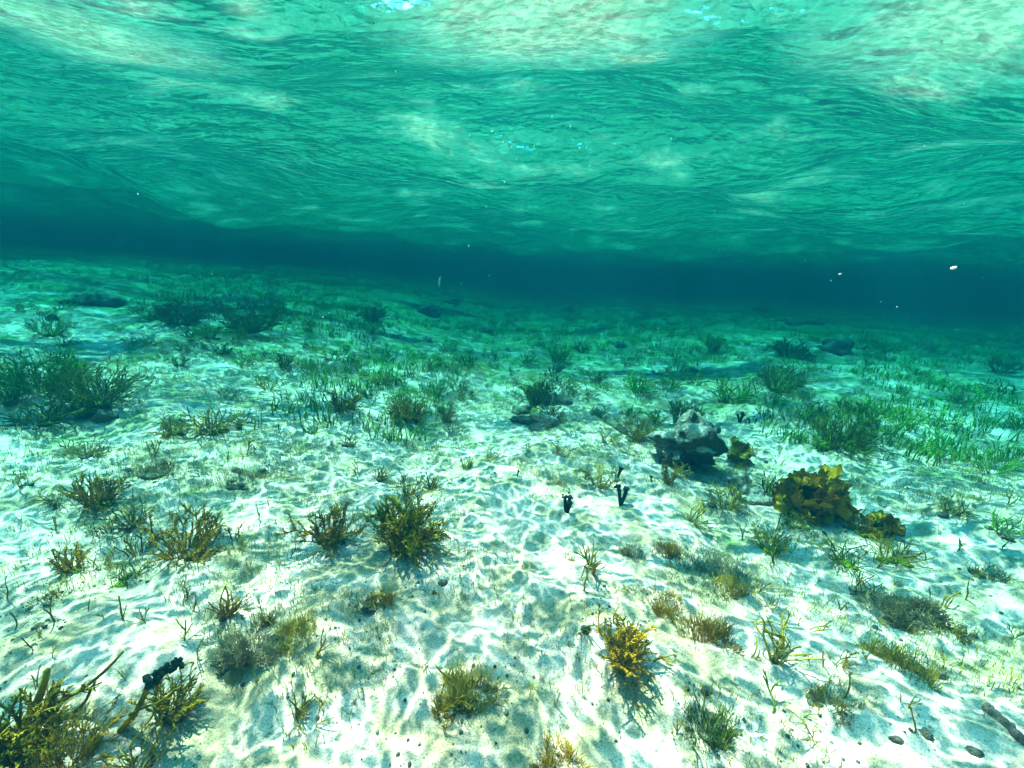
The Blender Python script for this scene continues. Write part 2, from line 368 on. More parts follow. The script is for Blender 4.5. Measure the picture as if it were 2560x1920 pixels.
def smooth(B, rng, p, d, L, r, forks, side=6, wander=0.35):
    n = 8; pts = stem_path(rng, p, d, L, n, wander, 0.3)
    B.tube(pts, [r * (0.85 + 0.25 * math.sin(i * 1.7 + L * 9) * 0.4) * (1 - 0.25 * i / (n - 1)) for i in range(n)], side)
    for _ in range(forks):
        i = rng.randint(2, n - 3); dd = (pts[i + 1] - pts[i]).normalized()
        o = dd.cross(Vector((rng.gauss(0, 1), rng.gauss(0, 1), rng.gauss(0, 1)))).normalized()
        smooth(B, rng, pts[i], (dd + o * 0.8).normalized(), L * rng.uniform(.35, .6), r * .88, 1 if forks > 1 and rng.random() < .5 else 0, side, wander)
def hair(B, rng, p, d, L, r):
    pts = stem_path(rng, p, d, L, 4, 0.3, 0.2); B.tube(pts, [r, r * .9, r * .7, r * .3], 3)
FR = {}
def frond_mesh(kind, mat, i):
    key = (kind, mat, i)
    if key in FR: return FR[key]
    rng = random.Random(hash_(kind) * 100 + i); B = MB(); Z = Vector((0, 0, 1)); O = Vector((0, 0, -0.03))
    if kind == 'spiny': spiny(B, rng, O, Z, 0.85, 0.023)
    elif kind == 'fine': spiny(B, rng, O, Z, 0.85, 0.0125)
    elif kind == 'smooth': smooth(B, rng, O, Z, 0.95, 0.034, rng.choice([0, 0, 1]))
    elif kind == 'fork': smooth(B, rng, O, Z, 0.8, 0.028, rng.choice([2, 3]))
    elif kind == 'worm': smooth(B, rng, O, Z, 1.0, 0.023, rng.choice([0, 1, 1]), 5, 0.6)
    elif kind == 'blade': hair(B, rng, O, Z, 1.0, 0.02); 
    FR[key] = B.mesh("frond", M[mat]); return FR[key]
def hash_(s): return sum(ord(c) * (i + 3) for i, c in enumerate(s))
NV = 7
def holdfast(parent, rng, r, mat, name="holdfast", flat=0.45, sub=1):
    B = MB()
    for _ in range(5):
        B.lump((rng.gauss(0, r * .5), rng.gauss(0, r * .5), 0), r * rng.uniform(.35, .65), rng, flat, sub, 0.35)
    return obj(name, B.mesh(name, M[mat]), parent)
def empty(name, p, label, cat, group=None):
    o = bpy.data.objects.new(name, None); COL.objects.link(o); o.location = p; o.empty_display_size = 0.05
    return tag(o, label, cat, group)
def plant(name, x, y, w_, h_, mat, kind, n, splay, label, cat="seaweed", lean=(0, 0), base=None, mats=None, group=None, hold=1.0):
    """A seaweed rooted on the bed, about w_ x h_ wide and tall as the photo shows it."""
    p = ground(x, y); D = depth(p); H = height_for(p, h_) ; W = w_ / FPX * D
    rng = random.Random(int(x * 7 + y * 13)); t = empty(name, p, label, cat, group)
    if n >= 7: n = min(int(n * 2.1), 80)
    if base is not None: holdfast(t, rng, W * (0.20 if n > 14 else 0.12) * hold, base)
    for k in range(n):
        m = rng.choice(mats) if mats else mat
        az = rng.uniform(0, 2 * math.pi); ti = math.radians(splay) * math.sqrt(rng.random())
        o = obj("frond", frond_mesh(kind, m, rng.randrange(NV)), t)
        rad = W * (0.16 if n > 3 else 0.08) * math.sqrt(rng.random())
        ex = (az % (2 * math.pi))
        d = Vector((math.sin(ti) * math.cos(az) + lean[0] + (.12 if n > 3 else 0), math.sin(ti) * math.sin(az) + lean[1], math.cos(ti))).normalized()
        L = 1 / math.sqrt((d.z / H) ** 2 + ((1 - d.z ** 2) ** .5 / max(W * 0.62, 1e-4)) ** 2) * rng.uniform(.72, 1.08)
        o.location = (math.cos(az) * rad, math.sin(az) * rad, -0.004)
        o.rotation_mode = 'QUATERNION'; q = Vector((0, 0, 1)).rotation_difference(d)
        from mathutils import Quaternion
        o.rotation_quaternion = q @ Quaternion((0, 0, 1), rng.uniform(0, 6.28)); o.scale = (L, L, L)
        if kind == 'blade': o.scale = (L * .7, L * .7, L)
    return t
def turf(x, y, w_, h_, mat, n, label, rub='drock', cat="algae patch", group=None, name="algae_turf", dome=False, stalks=0):
    p = ground(x, y); D = depth(p); H = height_for(p, h_ * (1 if dome else .78)); W = w_ / FPX * D * 1.12
    rng = random.Random(int(x * 3 + y * 5)); t = empty(name, p, label, cat, group)
    B = MB(); q = rng.random() * 40
    for _ in range(int(n * 1.7)):
        a_ = rng.uniform(0, 6.283); r_ = math.sqrt(rng.random()) * W * .5 * (0.75 + 1.4 * float(vn(math.cos(a_) * 1.3 + q, math.sin(a_) * 1.3 + q, 8)))
        px, py = math.cos(a_) * r_, math.sin(a_) * r_ * 0.8
        z = bed1(p.x + px, p.y + py) - p.z
        k = 1 - (r_ / (W * .6)) ** 2
        if dome:
            dz = max(k, 0.05) * H * 0.7; d = Vector((px / W * 3, py / W * 3, 0.9))
            hair(B, rng, Vector((px, py, z + dz * rng.uniform(.35, .8))), d + Vector((rng.gauss(0, .5), rng.gauss(0, .5), 0)), H * .3, H * .012)
        else:
            d = Vector((px / W * 1.2 + rng.gauss(0, .22), py / W * 1.2 + rng.gauss(0, .22), 1))
            hair(B, rng, Vector((px, py, z - 0.003)), d, H * rng.uniform(.22, .85) * max(k, .4) * (.6 + 1.2 * abs(float(vn(px / W * 5 + q, py / W * 5, 9))) * 2), 0.0007 + 0.0042 * H)
    obj("turf_hair", B.mesh("turf_hair", M[mat]), t)
    if dome:
        C = MB(); C.lump((0, 0, -H * .36), W * .27, rng, H / W * 1.5, 2, 0.2); obj("cushion", C.mesh("cushion", M[mat]), t)
    if rub:
        C = MB()
        C.lump((0, 0, -W * .03), W * .24, rng, .10, 1, .4)
        for _ in range(14):
            a_ = rng.uniform(0, 6.283); r_ = math.sqrt(rng.random()) * W * .42
            C.lump((math.cos(a_) * r_, math.sin(a_) * r_ * .7, 0.0), W * rng.uniform(.02, .06), rng, .6, 0, .4)
        obj("rubble_base", C.mesh("rubble_base", M[rub]), t)
    for k in range(stalks):
        o = obj("frond", frond_mesh('smooth', mat, rng.randrange(NV)), t)
        o.location = (rng.uniform(-.35, .35) * W, rng.uniform(-.2, .2) * W, 0); s_ = H * rng.uniform(.9, 1.4)
        o.scale = (s_ * .8, s_ * .8, s_); o.rotation_euler = (rng.gauss(0, .2), rng.gauss(0, .3), rng.uniform(0, 6))
    return t
def rock_mesh(name, mat, rng, sx, sy, sz, rough=0.3, sub=3, fn=None):
    V, F = ICO[sub]; q = rng.random() * 60; out = []
    for v in V:
        a_ = 2.2 * float(vn(v.x * 1.3 + q, v.y * 1.3 + v.z * 1.7, 11)) * rough + 0.9 * rough * float(vn(v.x * 3.6 + v.z * 2, v.y * 3.6 + v.z * 3 + q, 12)) + 0.6 * rough * float(vn(v.x * 8 + v.z * 5 + q, v.y * 8 - v.z * 6, 13)) + 0.3 * rough * float(vn(v.x * 19 + v.z * 11, v.y * 19 - v.z * 13 + q, 14))
        u = v * (1 + a_); u = Vector((u.x * sx, u.y * sy, u.z * sz)); out.append(fn(u) if fn else u)
    return mesh_np(name, [tuple(v) for v in out], F, M[mat])
def rock(x, y, w_, h_, mat, label, name="rock", cat="rock", rough=.3, sink=.35, sub=2, group=None, rz=0.0):
    p = ground(x, y); D = depth(p); H = height_for(p, h_); W = w_ / FPX * D
    rng = random.Random(int(x + y * 3))
    o = obj(name, rock_mesh(name, mat, rng, W * .5, W * .42, H * .62, rough, sub), None, p + Vector((0, W * .2, H * (.5 - sink))))
    o.rotation_euler.z = rz; return tag(o, label, cat, group)

# ------------------------------------------------------------------ main rock on the right
p = ground(1738, 1186); D = depth(p); W = 180 / FPX * D; Hh = height_for(p, 112)
rng = random.Random(3); t = empty("rock", p + Vector((0, W * .3, 0)), "largest pale boulder with a shaded undercut face and small black knobs on top", "rock")
def undercut(u):
    k = u.z / (Hh * .5)
    peak = math.exp(-((u.x + W * .02) / (W * .24)) ** 2)
    z = u.z * (0.55 + 0.62 * peak) if u.z > 0 else u.z * .75
    y_ = u.y
    if u.y < 0 and u.x > -W * .18:
        y_ = u.y * (1.0 if k > .35 else max(.30, 1 - (.35 - k) * 1.2))
        if k > .15: y_ -= W * .04
    x_ = u.x * (1.0 if k > 0 else 1.0)
    return Vector((x_, y_, z))
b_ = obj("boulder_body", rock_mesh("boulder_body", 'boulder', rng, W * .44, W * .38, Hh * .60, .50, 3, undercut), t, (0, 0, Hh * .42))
k_ = obj("knob", rock_mesh("knob", 'rock', rng, W * .07, W * .06, W * .07, .2, 2), t, (-W * .12, 0.0, Hh * 0.98)); tag(k_, "pale rounded knob")
for dx, dz, s_ in ((.23, .93, .045), (.36, .86, .035)):
    n_ = obj("nodule", rock_mesh("nodule", 'peb', rng, W * s_, W * s_, W * s_ * 1.5, .15, 1), t, (W * dx, -W * .02, Hh * dz)); tag(n_, "small black nodule")

# ruffled leafy algae
def fan_mesh(i):
    key = ('fan', i)
    if key in FR: return FR[key]
    rng = random.Random(70 + i); V, F = [], []; na, nr = 22, 9; span = rng.uniform(1.9, 2.8); ph = rng.uniform(0, 6)
    for sgn in (0, 1):
        for r_ in range(nr):
            rr_ = 0.12 + 0.88 * r_ / (nr - 1)
            for a_ in range(na):
                t_ = -span / 2 + span * a_ / (na - 1)
                ruf = rr_ ** 2 * (0.13 * math.sin(t_ * 7 + ph) + 0.07 * math.sin(t_ * 15 + ph * 2))
                edge = 1 + 0.12 * math.sin(t_ * 5 + ph) + .06 * math.sin(t_ * 13)
                x_, z_ = math.sin(t_) * rr_ * edge, math.cos(t_) * rr_ * edge
                y_ = 0.38 * rr_ ** 2 * (1 - 0.3 * abs(t_)) + ruf + (0.012 if sgn else 0)
                V.append((x_, y_, z_))
    n = na * nr
    for s_ in (0, 1):
        for r_ in range(nr - 1):
            for a_ in range(na - 1):
                q = [s_ * n + r_ * na + a_, s_ * n + r_ * na + a_ + 1, s_ * n + (r_ + 1) * na + a_ + 1, s_ * n + (r_ + 1) * na + a_]
                F.append(tuple(q if s_ else q[::-1]))
    bd = [(nr - 1) * na + a_ for a_ in range(na)]
    for a_ in range(na - 1): F.append((bd[a_], bd[a_ + 1], bd[a_ + 1] + n, bd[a_] + n))
    for r_ in range(nr - 1):
        for a_ in (0, na - 1): F.append((r_ * na + a_, (r_ + 1) * na + a_, (r_ + 1) * na + a_ + n, r_ * na + a_ + n))
    FR[key] = mesh_np("blade", V, F, M['brown']); return FR[key]
def ruffled(x, y, w_, h_, n, label, bs=0.26, mat='brown'):
    p = ground(x, y); D = depth(p); H = height_for(p, h_); W = w_ / FPX * D; rng = random.Random(int(x))
    t = empty("ruffled_alga", p + Vector((0, W * .2, 0)), label, "seaweed")
    o = obj("holdfast", rock_mesh("holdfast", 'dark', rng, W * .27, W * .20, H * .34, .5, 2), t, (0, 0, H * .20))
    for k in range(n):
        az = rng.uniform(0, 6.283) if k % 3 else rng.uniform(3.4, 6.0); el = rng.uniform(-.5, 1.2)
        d = Vector((math.cos(az) * math.cos(el), math.sin(az) * math.cos(el), math.sin(el)))
        o = obj("blade", fan_mesh(rng.randrange(5)), t, (d.x * W * .36 + rng.gauss(0, W * .04), d.y * W * .26, H * .20 + d.z * H * rng.uniform(.2, .42)))
        s_ = W * bs * rng.uniform(.5, 1.25); o.scale = (s_, s_, s_)
        o.rotation_mode = 'QUATERNION'; dd = (d + Vector((rng.gauss(0, .8), rng.gauss(0, .8), rng.gauss(.4, .6)))).normalized()
        from mathutils import Quaternion
        o.rotation_quaternion = Vector((0, 0, 1)).rotation_difference(dd) @ Quaternion((0, 0, 1), rng.uniform(0, 6.28))
    return t
ruffled(2052, 1300, 185, 140, 84, "large golden brown ruffled leafy seaweed on the right with dark gaps", .19)
ruffled(2215, 1345, 90, 55, 24, "small ruffled brown seaweed just right of the large leafy one", .26)
ruffled(1842, 1160, 58, 78, 30, "upright golden ruffled seaweed against the right side of the pale boulder", .28)
# ------------------------------------------------------------------ seaweeds rooted one by one (photo position of the foot, width, height)
PL = [
# x, yfoot, w, h, mat, kind, n, splay, label, base, lean
(828,1357,125,125,'gold','spiny',13,42,"golden branching seaweed standing alone left of the dark bushy one",'drock',(0,0)),
(1015,1372,165,140,'olive','spiny',30,48,"dense dark olive bush with golden tips, largest tuft at centre",'dark',(0,0)),
(1019,1235,78,62,'olive','spiny',7,50,"open branching tuft rising just behind the dense olive bush",'drock',(0.2,0)),
(910,1335,18,45,'gold','fork',1,12,"single thin brown stalk between the two largest central bushes",None,(0,0)),
(949,1200,62,35,'olive','smooth',11,50,"comb of short curved fingers behind and left of the dense bush",'drock',(0.15,0)),
(1077,1224,46,50,'olive','smooth',9,28,"tight bundle of upright fingers behind the dense olive bush",'drock',(0.05,0)),
(1046,1206,32,32,'tan','smooth',5,30,"small finger tuft touching the tight upright bundle on its left",None,(0,0)),
(1120,1218,48,34,'olive','fork',1,35,"thin Y shaped twig lying out to the right of the upright bundle",None,(0.6,0)),
(1165,1172,50,42,'olive','smooth',7,30,"row of thin upright fingers on pale sand right of centre",'drock',(0.15,0)),
(1228,1150,75,48,'tan','worm',7,55,"tangled tan fronds leaning right above the row of thin fingers",None,(0.5,0)),
(1316,1138,52,44,'olive','spiny',4,50,"small dark tuft with one long side branch pointing right",None,(0.35,0)),
(1405,1140,72,38,'gold','worm',9,60,"golden fan shaped tuft low on the sand before the fallen log",None,(0.2,0)),
(876,1118,62,42,'tan','worm',9,50,"pale golden wispy tuft below the two olive clumps at mid left",'drock',(0,0)),
(1019,1052,118,66,'gold','spiny',20,50,"wide golden bush in the middle distance left of centre",'drock',(0,0)),
(1113,1054,48,58,'olive','fine',14,40,"compact feathery dark tuft right beside the wide golden bush",'dark',(0,0)),
(1130,1078,82,34,'tan','worm',8,65,"low tangled tan sprawl in front of the feathery dark tuft",None,(0.2,0)),
(861,1024,82,62,'olive','spiny',18,55,"round olive bush left of the wide golden bush",'dark',(0,0)),
(949,964,52,42,'olive','spiny',9,50,"small dark star shaped tuft on a pale mound",None,(0,0)),
(774,1082,72,48,'tan','worm',5,55,"arching thin stems forming an open loop at mid left",'drock',(0.2,0)),
(723,1056,30,38,'tan','smooth',1,30,"single curved pale stem left of the arching stems",None,(0.5,0)),
(431,1084,88,60,'olive','worm',16,55,"olive clump of curling stems, leftmost of the row at mid left",'dark',(0.1,0)),
(535,1074,120,70,'olive','worm',20,60,"wide spiky olive clump in the middle of the row at mid left",'dark',(0.1,0)),
(602,1062,60,40,'gold','worm',9,50,"small golden clump at the right end of the row at mid left",'dark',(0,0)),
(560,1000,90,38,'olive','fork',6,70,"sparse forked stems behind the wide spiky olive clump",None,(0,0)),
(672,976,62,62,'tan','worm',7,45,"tall sparse tan tuft up on the slope left of the round olive bush",None,(-0.1,0)),
(655,962,55,40,'green','worm',8,55,"looping green tuft behind the tall sparse tan tuft",None,(0,0)),
(708,916,50,40,'dark','spiny',11,45,"round dark tuft in front of the flat dark slab",None,(0,0)),
(449,918,45,38,'green','spiny',9,50,"small round green tuft alone on the bright left slope",None,(0,0)),
(552,882,62,32,'green','spiny',10,60,"low green clump below the long dark thicket at left",'dark',(0,0)),
(525,846,75,42,'green','spiny',14,55,"dense green clump at the foot of the long dark thicket",'dark',(0,0)),
(110,975,190,118,'green','fine',44,55,"large dark bush at the left edge, left half of the big thicket",'dark',(0,0)),
(240,1010,185,118,'lime2','fine',46,55,"large olive dark bush forming the right half of the big left thicket",'dark',(0,0)),
(25,1000,90,120,'green','fine',20,45,"green bush cut by the left edge of the picture",'dark',(0,0)),
(113,1058,165,58,'dark','worm',26,70,"low dark matted bush in front of the big left thicket",'dark',(0,0)),
(167,1136,66,60,'olive','fork',2,45,"lone Y shaped stem below the big left thicket",None,(0.1,0)),
(222,1142,95,44,'olive','worm',12,65,"flat olive clump right of the lone Y shaped stem",'drock',(0.2,0)),
(385,1140,72,52,'olive','smooth',5,32,"group of short upright fingers behind a pale fuzzy mat",None,(0,0)),
(614,1140,70,58,'tan','fork',4,30,"pale forked fingers standing on the slope at left",None,(0,0)),
(241,1258,120,88,'gold','spiny',16,45,"bright golden bush at the left with a dark foot",'dark',(0.15,0)),
(150,1252,90,44,'olive','worm',10,70,"flat olive tuft touching the bright golden bush on its left",'drock',(-0.2,0)),
(66,1214,90,42,'tan','smooth',6,50,"blurred brown stubs close to the left edge, above the white sand",'drock',(0,0)),
(330,1312,92,78,'olive','worm',13,48,"mid sized olive tuft uphill of the big spreading golden bush",'drock',(0.15,0)),
(270,1340,110,40,'dark','worm',9,75,"low dark tangle under the mid sized olive tuft",None,(0,0)),
(470,1388,190,105,'gold','spiny',17,62,"big spreading golden bush with long arms on the left foreground",'drock',(0.1,0)),
(585,1352,90,58,'gold','spiny',3,50,"long golden arm reaching right from the big spreading bush",None,(0.6,0)),
(440,1295,70,56,'olive','smooth',1,40,"thin slanting stalk standing above the big spreading bush",None,(0.7,0)),
(345,1382,110,62,'olive','smooth',7,35,"row of dark curved fingers at the left foot of the spreading bush",None,(0.15,0)),
(179,1428,80,80,'gold','spiny',9,35,"golden upright tuft with one tall spire near the left edge",'dark',(-0.1,0)),
(250,1418,75,48,'olive','worm',8,60,"olive tuft between the golden spire and the row of dark fingers",None,(0.2,0)),
(320,1452,105,50,'dark','worm',12,65,"dark matted tuft under the row of curved fingers",'dark',(0.2,0)),
(215,1450,26,38,'gold','smooth',1,10,"short stubby golden finger below the golden spire",None,(0,0)),
(455,1478,62,66,'tan','fork',2,28,"pale bare twigs standing on bright sand at left",None,(0,0)),
(218,1532,18,52,'black','smooth',1,12,"thick nearly black finger leaning on bright sand at the left",None,(0.2,0)),
(255,1548,50,66,'olive','fork',1,25,"faint slanting forked stem right of the nearly black finger",None,(0.35,0)),
(308,1552,34,62,'olive','smooth',2,12,"straight upright olive finger left of the hooked finger pair",None,(0,0)),
(360,1538,45,50,'olive','fork',1,35,"hooked pair of fingers meeting in an inverted V",None,(0.3,0)),
(485,1530,46,68,'olive','smooth',1,25,"curved brown stalk bending right on bright sand, left of its straighter mate",None,(0.45,0)),
(505,1548,50,80,'gold','smooth',1,25,"straighter long brown stalk leaning right beside the curved one",None,(0.6,0)),
(570,1535,75,78,'gold','smooth',12,32,"cluster of tall and short golden fingers in the left foreground",'drock',(0.15,0)),
(655,1538,30,45,'olive','smooth',1,5,"single dark upright finger right of the golden finger cluster",None,(0,0)),
(465,1604,62,80,'tan','fork',2,35,"thin bent twig with two arms below the leaning stalks",None,(0.4,0)),
(86,1628,16,50,'black','smooth',1,5,"isolated short blackish finger at the far left on white sand",None,(0,0)),
(795,1640,60,88,'gold','fork',1,22,"arched forked twig casting a thin shadow on pale sand",'drock',(0.35,0)),
(836,1470,10,32,'dark','smooth',1,5,"tiny dark bent stalk alone on a grey shaded sand patch",None,(0,0)),
(748,1790,58,82,'olive','smooth',7,22,"narrow olive tuft like a closed brush at lower left of centre",'drock',(0.3,0)),
(420,1790,150,100,'olive','spiny',14,35,"slanting olive bush with a golden tip at lower left",'drock',(0.55,0)),
(290,1728,22,50,'dark','smooth',1,20,"small dark leaning finger above the long thin blades",None,(0.3,0)),
(50,1895,200,175,'olive','spiny',26,38,"tall feathery brown seaweed in the bottom left corner",'dark',(0.25,0)),
(170,1925,250,100,'gold','fine',34,62,"dark brown matted bush filling the bottom left corner",'dark',(0.1,0)),
(350,1920,130,80,'olive','worm',12,50,"dark twisted tuft right of the corner bush at the bottom",'drock',(0.1,0)),
(1553,1668,115,125,'gold','spiny',24,36,"dense rust golden bush in the lower right foreground",'dark',(0,0)),
(1535,1562,28,70,'gold','smooth',1,10,"tall single stalk rising behind the rust golden bush",None,(-0.1,0)),
(1630,1650,75,80,'gold','fork',2,30,"bent forked arm standing to the right of the rust golden bush",None,(0.35,0)),
(1493,1560,55,105,'gold','fork',2,20,"tall slender two pronged stalk beside a dark pebble",None,(0.15,0)),
(1583,1710,60,66,'gold','worm',4,30,"loose golden strands hanging down below the rust golden bush",'drock',(0.1,0)),
(1482,1422,90,66,'olive','smooth',7,48,"low dark tuft with two thin upright stalks, on grey rubble",'drock',(0,0)),
(1545,1480,36,50,'tan','fork',2,30,"little forked tan stems under the dark rubble tuft",None,(0,0)),
(1501,1215,92,68,'tan','spiny',7,45,"sparse tan branching seaweed beside small black sprouts",'drock',(0.1,0)),
(1719,1300,110,68,'tan','fork',5,52,"long armed forked seaweed sprawling over sand below the boulder",'drock',(0.15,0)),
(1668,1210,52,58,'gold','spiny',9,35,"golden branching tuft at the left foot of the pale boulder",'drock',(0,0)),
(1700,1195,52,40,'tan','worm',7,50,"curled yellowish stems in front of the boulder shadow",None,(0.1,0)),
(1812,1275,105,68,'tan','spiny',9,52,"open tan branching seaweed between boulder and ruffled seaweed",'drock',(0,0)),
(1925,1250,78,72,'dark','worm',14,45,"greyish dark bush just left of the large ruffled seaweed",'dark',(0,0)),
(1865,1168,26,70,'tan','smooth',1,25,"pale diagonal rod like stem right of the boulder",None,(0.35,0)),
(1885,1140,36,42,'gold','worm',8,40,"little golden tuft behind the pale diagonal stem",'drock',(0,0)),
(1945,1160,60,56,'tan','fine',6,40,"faint tan wisps behind the greyish dark bush",None,(0,0)),
(1920,1372,115,62,'lime','fine',22,52,"yellow green mossy tuft with thin stalks round it",'dark',(0,0)),
(1855,1352,32,56,'olive','smooth',2,15,"pair of dark stalks at the left side of the yellow green tuft",None,(0,0)),
(1942,1330,30,60,'dark','smooth',2,22,"dark stalk leaning right behind the yellow green tuft",None,(0.3,0)),
(1995,1340,30,62,'tan','fork',1,20,"thin forked stem at the right side of the yellow green tuft",None,(0.2,0)),
(2115,1412,120,44,'dark','worm',16,60,"low dark mound of seaweed with tall stubs at right",'dark',(0,0)),
(2088,1378,16,62,'dark','smooth',1,5,"straight dark stub, left one standing on the low dark mound",None,(0,0)),
(2118,1384,18,60,'black','smooth',1,5,"thick blackish stub, middle one standing on the low dark mound",None,(0.05,0)),
(2150,1400,40,50,'tan','fork',2,30,"tan forked stub at the right end of the low dark mound",None,(0.2,0)),
(2150,1482,85,60,'olive','worm',9,55,"olive tuft with a thick stump below the low dark mound",'drock',(0.1,0)),
(2140,1460,18,52,'dark','smooth',1,5,"thick dark stump standing in the olive tuft at right",None,(0,0)),
(2230,1400,130,60,'olive','worm',16,60,"tangled olive brown bush below the small ruffled brown seaweed",'dark',(0.1,0)),
(1890,1482,46,58,'gold','smooth',3,30,"pair of thick forked golden fingers on bright sand at right",None,(0.1,0)),
(1925,1520,60,50,'tan','fork',4,35,"thin tan fingers just below the thick golden pair",None,(0.2,0)),
(2022,1575,78,95,'tan','fork',2,30,"bare Y shaped branch standing on bright sand at right",None,(0.2,0)),
(1998,1568,30,52,'olive','smooth',1,20,"slanting single finger left of the bare Y shaped branch",None,(-0.4,0)),
(1940,1658,75,120,'tan','worm',8,18,"tall tangled cage of thin stems at lower right",'drock',(0,0)),
(2058,1672,30,95,'gold','smooth',1,12,"tall S shaped brown stem at lower right",None,(0.0,0)),
(2106,1672,45,50,'gold','spiny',3,40,"short stubby golden branches right of the S shaped stem",None,(0,0)),
(2112,1745,26,78,'gold','smooth',1,12,"crooked golden stem leaning over dark debris at lower right",None,(0.12,0)),
(1935,1790,50,84,'dark','fork',1,18,"dark arched stem with a drooping hook at lower right",None,(0.25,0)),
(2325,1500,26,46,'dark','smooth',1,10,"blurred dark finger near the right, left of a curved stem",None,(0,0)),
(2362,1525,40,72,'gold','smooth',2,20,"curved golden stem near the right edge over dark rubble",None,(0,0)),
(2415,1500,16,84,'olive','smooth',1,4,"faint thin upright stalk near the right edge",None,(0,0)),
(2530,1600,40,84,'dark','fork',2,25,"dark forked stalk at the right edge of the picture",'drock',(0,0)),
(2235,1470,70,30,'tan','fork',4,60,"low tan twigs on white sand right of the olive tuft",None,(0.2,0)),
(2150,1330,120,60,'gold','worm',16,60,"shaggy golden strands trailing from the foot of the large ruffled seaweed",'dark',(0.25,0)),
(1985,1318,90,46,'olive','worm',12,60,"ragged olive strands under the left side of the large ruffled seaweed",'dark',(0,0)),
(1640,1060,50,50,'green','spiny',8,45,"bright green tuft at the left shoulder of the dark bush behind the boulder",None,(0,0)),
(1700,1062,90,80,'dark','fine',30,38,"tall dark bush standing directly behind the pale boulder",'dark',(0,0)),
(1595,1102,98,70,'olive','fine',26,48,"bushy olive tuft growing at the end of the fallen log",'dark',(0,0)),
(1517,1108,62,48,'tan','worm',9,48,"tan tuft in front of the fallen log",'drock',(0,0)),
(1500,1040,62,42,'green','fork',7,60,"sparse green stems growing at the left end of the fallen log",None,(0,0)),
(1575,1042,62,36,'green','spiny',10,55,"dark green tuft behind the middle of the fallen log",None,(0,0)),
(1338,1010,66,78,'dark','spiny',24,42,"upright dark bush rising behind the pale rubble rocks at centre",'dark',(0,0)),
(1382,1052,58,62,'olive','worm',16,45,"olive bush draped over the right side of the rubble rocks",'dark',(0.05,0)),
(1393,905,78,58,'green','smooth',20,40,"bushy green finger clump in the hazy middle distance at centre",None,(0,0)),
(1319,910,60,34,'green','smooth',12,45,"smaller green finger clump left of the bushy green clump",None,(0,0)),
(1455,880,52,34,'dark','smooth',12,45,"dark finger clump right of and behind the bushy green clump",None,(0,0)),
(1385,932,70,30,'dark','smooth',10,55,"dark low clump just in front of the bushy green clump",None,(0,0)),
(1490,958,55,38,'dark','smooth',12,42,"dark green clump standing before a pale shaded hollow",None,(0,0)),
(1590,980,85,58,'green','worm',26,48,"rounded curly green bush right of centre in the haze",'dark',(0,0)),
(1669,975,64,52,'green','worm',14,48,"pale green curly bush to the right of the rounded one",None,(0,0)),
(1167,918,66,36,'dark','smooth',13,50,"dark finger clump on the sand rise at centre left",None,(-0.1,0)),
(953,902,78,44,'green','fork',8,55,"pale loose green sprawl behind the small star shaped tuft",None,(0,0)),
(888,902,55,24,'dark','worm',10,70,"flat dark clump left of the pale loose green sprawl",'dark',(0,0)),
(1088,985,66,34,'green','smooth',9,55,"sparse green fingers on a shaded sand hollow",None,(0,0)),
(1075,972,26,28,'tan','smooth',5,30,"tiny tan tuft at the left of the sparse green fingers",None,(0,0)),
(1075,925,30,30,'green','smooth',4,30,"tiny green tuft behind the sparse green fingers",None,(0,0)),
(1972,895,112,46,'dark','spiny',26,55,"dark bush far right, standing behind the wider one",'dark',(0,0)),
(1945,972,155,66,'dark','fine',44,52,"wide dark bush in the right middle distance",'dark',(0,0)),
(1825,1005,130,62,'green','worm',26,52,"leafy green bush in front and left of the wide dark bush",'dark',(0,0)),
(2497,935,80,52,'dark','fine',24,50,"dark bush close to the right edge in the haze",'dark',(0,0)),
(2095,1118,215,74,'dark','fine',44,55,"long dark bush mass behind the large ruffled seaweed",'dark',(0,0)),
(2160,1060,90,76,'green','fine',24,40,"tall green wisps rising over the long dark bush mass",None,(0,0)),
(1780,880,60,52,'green','spiny',14,45,"upright green tuft far right of centre, before the dark far bush",None,(0,0)),
(930,805,62,50,'dark','spiny',22,50,"dark ball shaped bush far off left of centre",'dark',(0,0)),
(451,810,135,52,'dark','spiny',30,60,"long dark thicket on the far left slope",'dark',(0,0)),
(625,830,160,50,'dark','spiny',32,60,"wide dark thicket behind the flat slab on the left",'dark',(0,0)),
(124,838,105,55,'green','fine',22,55,"green bush far left behind the big thicket",'dark',(0,0)),
(167,865,58,26,'dark','worm',14,60,"small dark cushion like bush between the far left bushes",'dark',(0,0)),
(2470,1180,130,60,'green','fine',16,60,"loose green bush on the bright right slope near the edge",None,(0,0)),
(2330,1140,110,44,'green','worm',16,60,"low green sprawl right of the long dark bush mass",None,(0,0)),
(2250,1060,90,44,'green','worm',12,55,"green clump upper right of the long dark bush mass",None,(0,0)),
(2400,1010,110,40,'green','fine',14,60,"hazy green clump midway along the right slope",None,(0,0)),
(2380,1290,110,54,'olive','worm',12,60,"streaky olive clump on bright sand near the right edge",'drock',(0,0)),
(2500,1330,100,50,'green','worm',10,60,"blurred green clump at the right edge",'drock',(0,0)),
]
for (x, y, w_, h_, mt, kd, n, sp, lb, bs, ln) in PL:
    nm = "seaweed_stalk" if n <= 2 else ("seaweed_bush" if n >= 14 else "seaweed_tuft")
    plant(nm, x, y, w_, h_, mt, kd, n, sp, lb, "seaweed", ln, bs)
